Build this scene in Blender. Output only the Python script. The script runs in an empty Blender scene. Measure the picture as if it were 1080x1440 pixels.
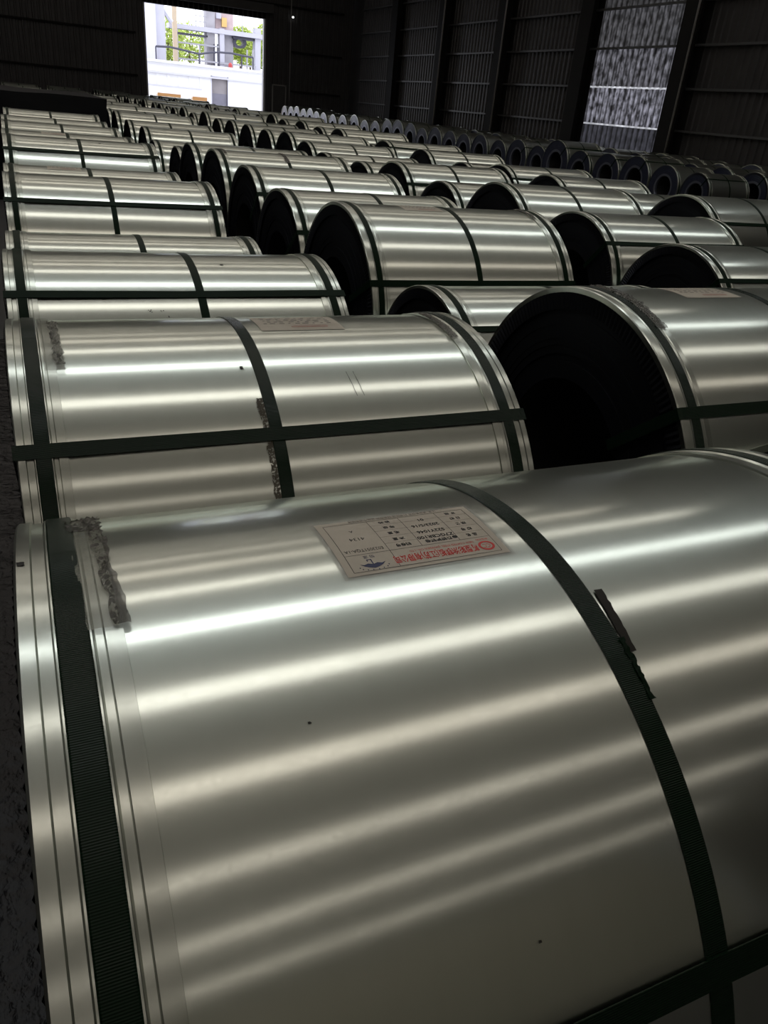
import bpy, bmesh, math, random
from mathutils import Vector, Matrix, noise

random.seed(3)
scene = bpy.context.scene
col = scene.collection
PI = math.pi

# ------------------------------------------------------------------ camera
F_PX, PITCH, YAW, ROLL, EYE = 1071.63, 0.48476, 0.45866, 0.0995, 1.73
fwd = Vector((math.sin(YAW) * math.cos(PITCH), math.cos(YAW) * math.cos(PITCH), -math.sin(PITCH)))
rt0 = Vector((math.cos(YAW), -math.sin(YAW), 0))
up0 = rt0.cross(fwd)
rt = math.cos(ROLL) * rt0 + math.sin(ROLL) * up0
up = -math.sin(ROLL) * rt0 + math.cos(ROLL) * up0
cam_data = bpy.data.cameras.new('camera')
cam = bpy.data.objects.new('camera', cam_data)
col.objects.link(cam)
cam.matrix_world = Matrix(((rt.x, up.x, -fwd.x, 0), (rt.y, up.y, -fwd.y, 0), (rt.z, up.z, -fwd.z, EYE), (0, 0, 0, 1)))
cam_data.sensor_fit = 'VERTICAL'
cam_data.sensor_height = 36.0
cam_data.lens = 36.0 * F_PX / 1440.0
cam_data.clip_start = 0.02
cam_data.clip_end = 400
scene.camera = cam

# ------------------------------------------------------------------ world, exposure
world = bpy.data.worlds.new('sky')
scene.world = world
world.use_nodes = True
bg = world.node_tree.nodes['Background']
bg.inputs['Color'].default_value = (0.90, 0.92, 1.0, 1)
bg.inputs['Strength'].default_value = 2.8
vs = scene.view_settings
vs.view_transform = 'Standard'
vs.look = 'None'
vs.gamma = 1.0
vs.use_curve_mapping = False
vs.exposure = 0.0
scene.cycles.sample_clamp_indirect = 6.0
scene.cycles.max_bounces = 6

WALL_Y, WALL_X, ROOF_Z = 54.5, 21.2, 14.7
LEFT_X, FRONT_Y = -15.0, -25.0
DOOR = (8.0, 15.37, 6.0)      # left x, right x, height of the big doorway in the end wall

# daylight comes in through the big doorway: a sampling portal in the opening
pd = bpy.data.lights.new('doorway_portal', 'AREA')
pd.shape = 'RECTANGLE'
pd.size, pd.size_y = DOOR[1] - DOOR[0], DOOR[2]
pd.cycles.is_portal = True
po = bpy.data.objects.new('doorway_portal', pd)
col.objects.link(po)
po.location = ((DOOR[0] + DOOR[1]) / 2, WALL_Y + 0.3, DOOR[2] / 2)
po.rotation_euler = (-PI / 2, 0, 0)

# skylight strips across the roof, one to a bay: (y, strength, how white its light is)
SKY_BASE = 3.05
SKYLIGHTS = [(45.3, 0.35, 0), (39.3, 0.35, 0), (33.3, 0.4, 0), (27.3, 0.8, 0), (21.3, 0.9, 0), (15.3, 1.15, 0.3), (9.3, 1.7, 1), (3.3, 1.0, 0.4), (-2.7, 0.62, 0), (-8.7, 0.45, 0), (-14.7, 0.42, 0), (-20.7, 0.42, 0)]  # the farthest, weak strips are added to brighten the distant coils
SKY_COL, SKY_WHITE = (1.0, 0.89, 0.79), (0.97, 1.0, 1.0)

# ------------------------------------------------------------------ materials
def new_mat(name):
    m = bpy.data.materials.new(name)
    m.use_nodes = True
    nt = m.node_tree
    return m, nt, nt.nodes['Principled BSDF']

def simple(name, color, rough=0.6, metal=0.0, noise_amt=0.0, noise_scale=5.0, bump=0.0, spec=0.5):
    m, nt, b = new_mat(name)
    b.inputs['Base Color'].default_value = (*color, 1)
    b.inputs['Roughness'].default_value = rough
    b.inputs['Metallic'].default_value = metal
    b.inputs['Specular IOR Level'].default_value = spec
    if noise_amt or bump:
        tc = nt.nodes.new('ShaderNodeTexCoord')
        n = nt.nodes.new('ShaderNodeTexNoise')
        n.inputs['Scale'].default_value = noise_scale
        n.inputs['Detail'].default_value = 5
        nt.links.new(tc.outputs['Object'], n.inputs['Vector'])
        if noise_amt:
            r = nt.nodes.new('ShaderNodeMix')
            r.data_type = 'RGBA'
            lo = [c * (1 - noise_amt) for c in color]
            hi = [min(1, c * (1 + noise_amt)) for c in color]
            r.inputs[6].default_value = (*lo, 1)
            r.inputs[7].default_value = (*hi, 1)
            nt.links.new(n.outputs['Fac'], r.inputs[0])
            nt.links.new(r.outputs[2], b.inputs['Base Color'])
        if bump:
            bp = nt.nodes.new('ShaderNodeBump')
            bp.inputs['Strength'].default_value = bump
            bp.inputs['Distance'].default_value = 0.02
            nt.links.new(n.outputs['Fac'], bp.inputs['Height'])
            nt.links.new(bp.outputs['Normal'], b.inputs['Normal'])
    return m

def emitter(name, color, strength):
    m, nt, b = new_mat(name)
    b.inputs['Base Color'].default_value = (0.8, 0.8, 0.8, 1)
    b.inputs['Emission Color'].default_value = (*color, 1)
    b.inputs['Emission Strength'].default_value = strength
    return m

def steel(name, tint, r1, r2, mix, grain=0.05, diffuse=0.0):
    """galvanised sheet: a tighter and a broader metallic lobe with a fine rolled grain"""
    m = bpy.data.materials.new(name)
    m.use_nodes = True
    nt = m.node_tree
    nt.nodes.clear()
    N = nt.nodes.new
    out = N('ShaderNodeOutputMaterial')
    g1, g2, mx = N('ShaderNodeBsdfAnisotropic'), N('ShaderNodeBsdfAnisotropic'), N('ShaderNodeMixShader')
    for g in (g1, g2):
        g.distribution = 'GGX'
    tc, mp, ns = N('ShaderNodeTexCoord'), N('ShaderNodeMapping'), N('ShaderNodeTexNoise')
    mp.inputs['Scale'].default_value = (14, 3, 3)
    ns.inputs['Scale'].default_value = 1.6
    ns.inputs['Detail'].default_value = 3
    nt.links.new(tc.outputs['Object'], mp.inputs['Vector'])
    nt.links.new(mp.outputs['Vector'], ns.inputs['Vector'])
    fine = N('ShaderNodeTexNoise')
    fine.inputs['Scale'].default_value = 240
    fine.inputs['Detail'].default_value = 2
    nt.links.new(tc.outputs['Object'], fine.inputs['Vector'])
    # colour: slight drift of the zinc from place to place and coil to coil
    oi = N('ShaderNodeObjectInfo')
    ramp = N('ShaderNodeMix')
    ramp.data_type = 'RGBA'
    ramp.inputs[6].default_value = (tint[0] * 0.90, tint[1] * 0.90, tint[2] * 0.88, 1)
    ramp.inputs[7].default_value = (tint[0] * 1.05, tint[1] * 1.06, tint[2] * 1.06, 1)
    a = N('ShaderNodeMath'); a.operation = 'MULTIPLY_ADD'
    a.inputs[1].default_value = 0.5
    nt.links.new(ns.outputs['Fac'], a.inputs[0])
    b = N('ShaderNodeMath'); b.operation = 'MULTIPLY'
    b.inputs[1].default_value = 0.5
    nt.links.new(oi.outputs['Random'], b.inputs[0])
    nt.links.new(b.outputs[0], a.inputs[2])
    nt.links.new(a.outputs[0], ramp.inputs[0])
    rr = N('ShaderNodeMath'); rr.operation = 'MULTIPLY_ADD'
    rr.inputs[1].default_value = 0.10
    rr.inputs[2].default_value = r1 - 0.05
    nt.links.new(fine.outputs['Fac'], rr.inputs[0])
    nt.links.new(rr.outputs[0], g1.inputs['Roughness'])
    g2.inputs['Roughness'].default_value = r2
    bp = N('ShaderNodeBump')
    bp.inputs['Strength'].default_value = grain
    bp.inputs['Distance'].default_value = 0.004
    nt.links.new(ns.outputs['Fac'], bp.inputs['Height'])
    for g in (g1, g2):
        nt.links.new(ramp.outputs[2], g.inputs['Color'])
        nt.links.new(bp.outputs['Normal'], g.inputs['Normal'])
    mx.inputs[0].default_value = mix
    nt.links.new(g1.outputs[0], mx.inputs[1])
    nt.links.new(g2.outputs[0], mx.inputs[2])
    nt.links.new(mx.outputs[0], out.inputs['Surface'])
    return m

def strap_mat(name, ridges):
    m, nt, b = new_mat(name)
    b.inputs['Base Color'].default_value = (0.004, 0.013, 0.006, 1)
    b.inputs['Roughness'].default_value = 0.42
    b.inputs['Specular IOR Level'].default_value = 0.16 if ridges else 0.06
    if ridges:
        N = nt.nodes.new
        tc, sp, at, ml, sn, bp = N('ShaderNodeTexCoord'), N('ShaderNodeSeparateXYZ'), N('ShaderNodeMath'), N('ShaderNodeMath'), N('ShaderNodeMath'), N('ShaderNodeBump')
        at.operation, ml.operation, sn.operation = 'ARCTAN2', 'MULTIPLY', 'SINE'
        ml.inputs[1].default_value = ridges
        nt.links.new(tc.outputs['Object'], sp.inputs[0])
        nt.links.new(sp.outputs['Y'], at.inputs[0])
        nt.links.new(sp.outputs['Z'], at.inputs[1])
        nt.links.new(at.outputs[0], ml.inputs[0])
        nt.links.new(ml.outputs[0], sn.inputs[0])
        bp.inputs['Strength'].default_value = 0.35
        bp.inputs['Distance'].default_value = 0.0005
        nt.links.new(sn.outputs[0], bp.inputs['Height'])
        nt.links.new(bp.outputs['Normal'], b.inputs['Normal'])
        b.inputs['Roughness'].default_value = 0.24
    return m

def film_mat(name, color, rough, opacity, bump, scale):
    m, nt, b = new_mat(name)
    N = nt.nodes.new
    b.inputs['Base Color'].default_value = (*color, 1)
    b.inputs['Roughness'].default_value = rough
    tc, ns, bp = N('ShaderNodeTexCoord'), N('ShaderNodeTexNoise'), N('ShaderNodeBump')
    ns.inputs['Scale'].default_value = scale
    ns.inputs['Detail'].default_value = 4
    nt.links.new(tc.outputs['Object'], ns.inputs['Vector'])
    bp.inputs['Strength'].default_value = bump
    bp.inputs['Distance'].default_value = 0.01
    nt.links.new(ns.outputs['Fac'], bp.inputs['Height'])
    nt.links.new(bp.outputs['Normal'], b.inputs['Normal'])
    b.inputs['Alpha'].default_value = opacity
    return m

def speckle_mat(name, color, thresh, scale):
    m, nt, b = new_mat(name)
    N = nt.nodes.new
    b.inputs['Base Color'].default_value = (*color, 1)
    b.inputs['Roughness'].default_value = 0.8
    tc, ns, gt = N('ShaderNodeTexCoord'), N('ShaderNodeTexNoise'), N('ShaderNodeMath')
    ns.inputs['Scale'].default_value = scale
    ns.inputs['Detail'].default_value = 6
    gt.operation = 'GREATER_THAN'
    gt.inputs[1].default_value = thresh
    nt.links.new(tc.outputs['Object'], ns.inputs['Vector'])
    nt.links.new(ns.outputs['Fac'], gt.inputs[0])
    nt.links.new(gt.outputs[0], b.inputs['Alpha'])
    return m

M = {}
M['steel'] = steel('galvanised_sheet', (0.635, 0.662, 0.605), 0.14, 0.33, 0.42, grain=0.02)
M['guard'] = steel('edge_guard_steel', (0.52, 0.54, 0.49), 0.18, 0.40, 0.4, grain=0.2)
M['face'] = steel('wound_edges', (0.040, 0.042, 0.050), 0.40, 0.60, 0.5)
M['bore'] = simple('bore_steel', (0.05, 0.05, 0.05), 0.5, 0.6)
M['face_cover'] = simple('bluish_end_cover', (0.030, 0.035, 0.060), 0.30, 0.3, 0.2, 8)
M['core_ring'] = simple('core_ring_steel', (0.16, 0.17, 0.21), 0.35, 0.7)
M['strap'] = strap_mat('green_strap', 0)
M['strap_near'] = strap_mat('green_strap_ribbed', 1500)
M['paper'] = simple('label_paper', (0.42, 0.38, 0.31), 0.55, 0, 0.10, 40)
M['pouch'] = film_mat('label_pouch_film', (0.42, 0.42, 0.38), 0.3, 0.55, 0.2, 60)
M['ink'] = simple('black_ink', (0.02, 0.02, 0.02), 0.6)
M['ink_grey'] = simple('grey_ink', (0.10, 0.09, 0.08), 0.6)
M['ink_red'] = simple('red_ink', (0.50, 0.02, 0.015), 0.5)
M['ink_blue'] = simple('blue_ink', (0.008, 0.014, 0.07), 0.5)
M['tape'] = film_mat('clear_tape', (0.30, 0.31, 0.25), 0.22, 0.45, 0.6, 50)
M['tape_dark'] = film_mat('crumpled_brown_tape', (0.030, 0.024, 0.015), 0.22, 0.75, 0.8, 60)
M['stain'] = speckle_mat('glue_residue', (0.07, 0.062, 0.045), 0.45, 190)
M['dark_mark'] = simple('dark_mark', (0.015, 0.014, 0.012), 0.8)
M['tail'] = simple('dark_strap_tail', (0.016, 0.014, 0.010), 0.5, spec=0.2)
M['ink_red_faint'] = simple('faded_red_ink', (0.34, 0.20, 0.16), 0.6)
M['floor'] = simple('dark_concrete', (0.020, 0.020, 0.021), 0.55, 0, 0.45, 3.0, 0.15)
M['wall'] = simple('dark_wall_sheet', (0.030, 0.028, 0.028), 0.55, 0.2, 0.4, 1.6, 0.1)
def translucent_mat(name, color, lo, hi, scale):
    """translucent cladding: daylight from outside comes through in blotches"""
    m = bpy.data.materials.new(name)
    m.use_nodes = True
    nt = m.node_tree
    nt.nodes.clear()
    N = nt.nodes.new
    out, tr, df, ad = N('ShaderNodeOutputMaterial'), N('ShaderNodeBsdfTranslucent'), N('ShaderNodeBsdfDiffuse'), N('ShaderNodeAddShader')
    tc, mp, ns, cr = N('ShaderNodeTexCoord'), N('ShaderNodeMapping'), N('ShaderNodeTexNoise'), N('ShaderNodeValToRGB')
    mp.inputs['Scale'].default_value = (1, 1.5, 1.1)
    ns.inputs['Scale'].default_value = scale
    ns.inputs['Detail'].default_value = 5
    cr.color_ramp.elements[0].position = 0.38
    cr.color_ramp.elements[1].position = 0.68
    cr.color_ramp.elements[0].color = (*[c * lo for c in color], 1)
    cr.color_ramp.elements[1].color = (*[c * hi for c in color], 1)
    nt.links.new(tc.outputs['Object'], mp.inputs['Vector'])
    nt.links.new(mp.outputs['Vector'], ns.inputs['Vector'])
    nt.links.new(ns.outputs['Fac'], cr.inputs['Fac'])
    nt.links.new(cr.outputs['Color'], tr.inputs['Color'])
    df.inputs['Color'].default_value = (0.05, 0.05, 0.05, 1)
    nt.links.new(tr.outputs[0], ad.inputs[0])
    nt.links.new(df.outputs[0], ad.inputs[1])
    nt.links.new(ad.outputs[0], out.inputs['Surface'])
    return m
M['girt_glow'] = translucent_mat('girt_glow_sheet', (1, 1, 1), 0.42, 0.6, 2.0)
M['girt'] = simple('girt_steel', (0.06, 0.06, 0.06), 0.5, 0.3)
M['front_wall'] = simple('pale_painted_wall', (0.62, 0.59, 0.50), 0.7, 0, 0.1, 0.8)
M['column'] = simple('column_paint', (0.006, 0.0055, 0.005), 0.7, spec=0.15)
M['pipe'] = simple('grey_pipe', (0.16, 0.15, 0.14), 0.45, 0.2)
M['roof'] = simple('roof_sheet', (0.50, 0.56, 0.48), 0.8)
M['jamb'] = simple('door_frame_paint', (0.32, 0.32, 0.33), 0.5)
M['tarp'] = simple('black_tarpaulin', (0.005, 0.005, 0.006), 0.7, 0, 0, 8, 0.2, 0.15)
M['plastic'] = simple('black_plastic_film', (0.004, 0.004, 0.005), 0.22, 0, 0, 30, 0.35, 0.16)
M['lamp'] = emitter('small_lamp', (1, 1, 1), 12)

# ------------------------------------------------------------------ helpers
def tag(o, label=None, cat=None, group=None, kind=None):
    if label: o['label'] = label
    if cat: o['category'] = cat
    if group: o['group'] = group
    if kind: o['kind'] = kind
    return o

def empty(name, loc):
    o = bpy.data.objects.new(name, None)
    o.empty_display_size = 0.1
    col.objects.link(o)
    o.location = loc
    return o

def mesh_of(name, verts, faces, mat, smooth=False):
    me = bpy.data.meshes.new(name)
    me.from_pydata([tuple(v) for v in verts], [], faces)
    me.materials.append(M[mat] if isinstance(mat, str) else mat)
    if smooth:
        me.polygons.foreach_set('use_smooth', [True] * len(me.polygons))
    me.update()
    return me

def put(name, me, parent=None, loc=None, rot=None):
    o = bpy.data.objects.new(name, me)
    col.objects.link(o)
    if parent is not None:
        o.parent = parent
    if loc is not None:
        o.location = loc
    if rot is not None:
        o.rotation_euler = rot
    return o

class MB:
    def __init__(s):
        s.v, s.f = [], []
    def quad(s, *p):
        n = len(s.v); s.v += [tuple(q) for q in p]; s.f.append(tuple(range(n, n + len(p))))
    def box(s, x0, x1, y0, y1, z0, z1):
        n = len(s.v)
        s.v += [(x0, y0, z0), (x1, y0, z0), (x1, y1, z0), (x0, y1, z0), (x0, y0, z1), (x1, y0, z1), (x1, y1, z1), (x0, y1, z1)]
        for q in ((0, 3, 2, 1), (4, 5, 6, 7), (0, 1, 5, 4), (1, 2, 6, 5), (2, 3, 7, 6), (3, 0, 4, 7)):
            s.f.append(tuple(n + i for i in q))
        return s
    def tube(s, a, b, r, seg=10, r2=None):
        a, b = Vector(a), Vector(b)
        r2 = r if r2 is None else r2
        d = (b - a).normalized()
        u = d.orthogonal().normalized(); w = d.cross(u)
        n = len(s.v)
        for p, q in ((a, r), (b, r2)):
            for i in range(seg):
                t = 2 * PI * i / seg
                s.v.append(tuple(p + q * (math.cos(t) * u + math.sin(t) * w)))
        for i in range(seg):
            j = (i + 1) % seg
            s.f.append((n + i, n + j, n + seg + j, n + seg + i))
        s.f.append(tuple(n + i for i in reversed(range(seg))))
        s.f.append(tuple(n + seg + i for i in range(seg)))
        return s
    def build(s, name, mat, parent=None, loc=None, rot=None, smooth=False):
        return put(name, mesh_of(name, s.v, s.f, mat, smooth), parent, loc, rot)
    def mesh(s, name, mat, smooth=False):
        return mesh_of(name, s.v, s.f, mat, smooth)

def lathe(name, profile, seg, mat, closed=False):
    """revolve (x, r) pairs about the x axis; every profile step keeps a crisp edge"""
    v, f = [], []
    pts = list(profile) + ([profile[0]] if closed else [])
    for (x0, r0), (x1, r1) in zip(pts, pts[1:]):
        n = len(v)
        for i in range(seg):
            t = 2 * PI * i / seg
            c, s = math.cos(t), math.sin(t)
            v.append((x0, r0 * s, r0 * c)); v.append((x1, r1 * s, r1 * c))
        for i in range(seg):
            j = (i + 1) % seg
            f.append((n + 2 * i, n + 2 * i + 1, n + 2 * j + 1, n + 2 * j))
    return mesh_of(name, v, f, mat, True)

# ------------------------------------------------------------------ the building
def slab(name, x0, x1, y0, y1, z0, z1, mat):
    return tag(MB().box(x0, x1, y0, y1, z0, z1).build(name, mat), kind='structure')

slab('floor', LEFT_X, WALL_X, FRONT_Y, WALL_Y + 0.3, -0.2, 0.0, 'floor')
ceiling = slab('ceiling', LEFT_X, WALL_X, FRONT_Y, WALL_Y, ROOF_Z, ROOF_Z + 0.2, 'roof')
for y, s, w in SKYLIGHTS:
    for x0, x1, fade in ((-13.0, 4.95, 1.0), (5.0, 9.95, 0.85), (10.0, 20.6, 0.7)):   # set weaker towards the right wall, to dim the coils there
        m = emitter('skylight_sheet', [a + (c - a) * w for a, c in zip(SKY_COL, SKY_WHITE)], SKY_BASE * s * fade)
        MB().box(x0, x1, y - 0.58, y + 0.58, ROOF_Z - 0.05, ROOF_Z - 0.01).build('skylight_panel', m, ceiling)

def corrugated(u0, u1, z0, z1, pitch=0.30, depth=0.05, axis='y', at=0.0, sign=-1):
    """trapezoid ribbed sheet running along one axis; ribs stand proud towards the room"""
    v, f = [], []
    u, pts = u0, []
    while u < u1 - 1e-6:
        for du, h in ((0, 0), (0.55, 0), (0.65, 1), (0.90, 1), (1.0, 0)):
            uu = min(u + du * pitch, u1)
            pts.append((uu, h))
        u += pitch
    for uu, h in pts:
        off = at + sign * h * depth
        for z in (z0, z1):
            v.append((off, uu, z) if axis == 'y' else (uu, off, z))
    for i in range(len(pts) - 1):
        f.append((2 * i, 2 * i + 2, 2 * i + 3, 2 * i + 1))
    return v, f

BAY = 5.93
cols_y = [23.0 + BAY * k for k in range(-8, 6)]
wr = tag(empty('wall_right', (0, 0, 0)), kind='structure')
LIT = (cols_y[8] + 0.05, cols_y[9] - 0.05)      # bay clad in translucent sheets, chosen to make its bright patch
for ya, yb in ((FRONT_Y, LIT[0]), (LIT[1], WALL_Y + 0.3)):
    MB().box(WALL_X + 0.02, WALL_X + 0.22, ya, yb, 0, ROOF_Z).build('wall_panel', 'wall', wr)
GIRTS = (0.67, 1.94, 3.21, 4.48, 5.75, 7.02, 8.29, 9.56)
for k, (ya, yb) in enumerate(zip(cols_y, cols_y[1:])):
    if k == 8:
        zs = (0.0,) + GIRTS[1:] + (ROOF_Z,)
        for q, (za, zb) in enumerate(zip(zs, zs[1:])):
            lo, hi, cl = ((0.010, 0.030, (0.85, 0.85, 1.0)), (0.012, 0.15, (0.92, 0.9, 1.0)), (0.010, 0.09, (0.95, 0.93, 1.0)), (0.008, 0.05, (1, 0.98, 1.0)))[q] if q < 4 else (0.006, 0.03, (1, 0.98, 0.98))  # brightness falloff up the bay is put into each sheet's transmission
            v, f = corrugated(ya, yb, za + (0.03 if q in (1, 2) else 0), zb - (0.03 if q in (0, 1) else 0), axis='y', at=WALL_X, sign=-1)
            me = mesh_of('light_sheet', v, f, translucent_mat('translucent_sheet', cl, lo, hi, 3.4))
            me.materials.append(translucent_mat('rib_shading', cl, lo * 0.3, hi * 0.4, 3.4))  # corrugation shading put into the colour: rib flanks pass less light
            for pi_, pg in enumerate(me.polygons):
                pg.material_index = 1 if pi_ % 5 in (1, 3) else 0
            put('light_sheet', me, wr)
            if q in (1, 2):
                MB().box(WALL_X - 0.03, WALL_X - 0.02, ya + 0.05, yb - 0.05, za - 0.03, za + 0.03).build('girt_glow_strip', M['girt_glow'], wr)  # translucent strip added to glow where a girt shows as a bright line
    else:
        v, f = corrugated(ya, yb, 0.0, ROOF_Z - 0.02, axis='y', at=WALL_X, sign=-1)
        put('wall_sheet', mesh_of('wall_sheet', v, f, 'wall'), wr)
    for z in GIRTS:
        if not (k == 8 and z in (1.94, 3.21)):
            MB().box(WALL_X - 0.16, WALL_X - 0.055, ya + 0.02, yb - 0.02, z - 0.035, z + 0.035).build('girt', 'girt', wr)
slab('wall_left', LEFT_X - 0.2, LEFT_X, FRONT_Y, WALL_Y + 0.3, 0, ROOF_Z, 'wall')
slab('wall_front', LEFT_X, WALL_X, FRONT_Y - 0.2, FRONT_Y, 0, ROOF_Z, 'front_wall')
wb = empty('wall_back', (0, 0, 0))
tag(wb, kind='structure')
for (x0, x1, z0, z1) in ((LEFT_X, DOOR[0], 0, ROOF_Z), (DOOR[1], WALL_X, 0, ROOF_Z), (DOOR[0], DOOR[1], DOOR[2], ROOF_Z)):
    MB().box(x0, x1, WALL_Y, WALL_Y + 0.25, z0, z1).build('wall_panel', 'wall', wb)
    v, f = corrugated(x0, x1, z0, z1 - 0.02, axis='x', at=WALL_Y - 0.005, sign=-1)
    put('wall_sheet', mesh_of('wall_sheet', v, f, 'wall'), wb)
for z in (2.2, 4.4, 6.8, 9.0):
    for x0, x1 in ((LEFT_X + 0.05, DOOR[0] - 0.5), (DOOR[1] + 1.6, WALL_X - 0.7)) if z < 6.2 else ((LEFT_X + 0.05, WALL_X - 0.7),):
        MB().box(x0, x1, WALL_Y - 0.16, WALL_Y - 0.06, z - 0.05, z + 0.05).build('girt', 'column', wb)
# frame of the big doorway
d1 = tag(empty('door_1', (0, 0, 0)), kind='structure')
MB().box(DOOR[0] - 0.02, DOOR[0] + 0.10, WALL_Y - 0.02, WALL_Y + 0.30, 0, DOOR[2]).build('jamb', 'jamb', d1)
MB().box(DOOR[1] - 0.10, DOOR[1] + 0.02, WALL_Y - 0.02, WALL_Y + 0.30, 0, DOOR[2]).build('jamb', 'jamb', d1)
MB().box(DOOR[0], DOOR[1], WALL_Y - 0.04, WALL_Y + 0.30, DOOR[2] - 0.02, DOOR[2] + 0.32).build('lintel', 'column', d1)
MB().box(DOOR[0] - 0.3, DOOR[1] + 0.4, WALL_Y - 0.45, WALL_Y - 0.12, DOOR[2] + 0.30, DOOR[2] + 0.75).build('door_track_box', 'wall', d1)
# small service door beside it: dark leaf with a paler frame
d2 = tag(empty('door_2', (0, 0, 0)), kind='structure')
MB().box(15.90, 16.70, WALL_Y - 0.10, WALL_Y - 0.06, 0, 2.42).build('leaf', 'wall', d2)
for x in (15.83, 16.70):
    MB().box(x, x + 0.07, WALL_Y - 0.13, WALL_Y - 0.06, 0, 2.50).build('frame', 'pipe', d2)
MB().box(15.83, 16.77, WALL_Y - 0.13, WALL_Y - 0.06, 2.43, 2.50).build('frame', 'pipe', d2)

# steel columns along the right wall
def column(x, y, along, label, pipe):
    r = empty('steel_column', (x, y, 0))
    tag(r, label, 'column', 'steel wall columns')
    if along == 'x':
        MB().box(-0.58, -0.54, -0.38, 0.38, 0, ROOF_Z - 0.03).build('flange', 'column', r)
        MB().box(-0.10, -0.06, -0.38, 0.38, 0, ROOF_Z - 0.03).build('flange', 'column', r)
        MB().box(-0.54, -0.10, -0.012, 0.012, 0, ROOF_Z - 0.03).build('web', 'column', r)
        MB().box(-0.60, -0.04, -0.42, 0.42, 0, 0.03).build('base_plate', 'column', r)
        if pipe:
            MB().tube((-0.62, -0.30, 0.03), (-0.62, -0.30, ROOF_Z - 0.1), 0.035).build('conduit_pipe', 'pipe', r, smooth=True)
    return r
ROW = {-1: 'dark steel wall column at the right edge of the picture',
       0: 'dark steel wall column with a pipe, right of the brightly lit wall sheets',
       1: 'dark steel wall column without a pipe, left of the brightly lit wall sheets',
       2: 'dark steel wall column with a pipe, second beyond the brightly lit sheets',
       3: 'dark steel wall column with a pipe, third beyond the brightly lit sheets',
       4: 'dark steel wall column without a pipe, fourth beyond the brightly lit sheets'}
for k in (-1, 0, 1, 2, 3, 4):
    column(WALL_X, 23.0 + BAY * k - (0.0 if k != 1 else 0.25), 'x', ROW[k], k in (0, 2, 3))
tag(MB().tube((16.95, WALL_Y - 0.22, 0.0), (16.95, WALL_Y - 0.22, ROOF_Z - 0.05), 0.04).build('conduit_pipe', 'pipe', smooth=True),
    'thin grey pipe rising on the end wall right of the service door', 'pipe')
lampo = empty('wall_lamp', (17.1, WALL_Y - 0.11, 6.25))
tag(lampo, 'tiny lit lamp high on the dark end wall beside the pipe', 'lamp')
MB().box(-0.05, 0.05, 0.0, 0.055, -0.03, 0.09).build('housing', 'pipe', lampo)
MB().tube((0, -0.005, 0.02), (0, -0.06, 0.0), 0.045, 12, 0.03).build('lens', 'lamp', lampo)

# ------------------------------------------------------------------ steel coils
R0, L0, LIFT = 0.60, 1.30, 0.0105
HALF = L0 / 2
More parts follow.
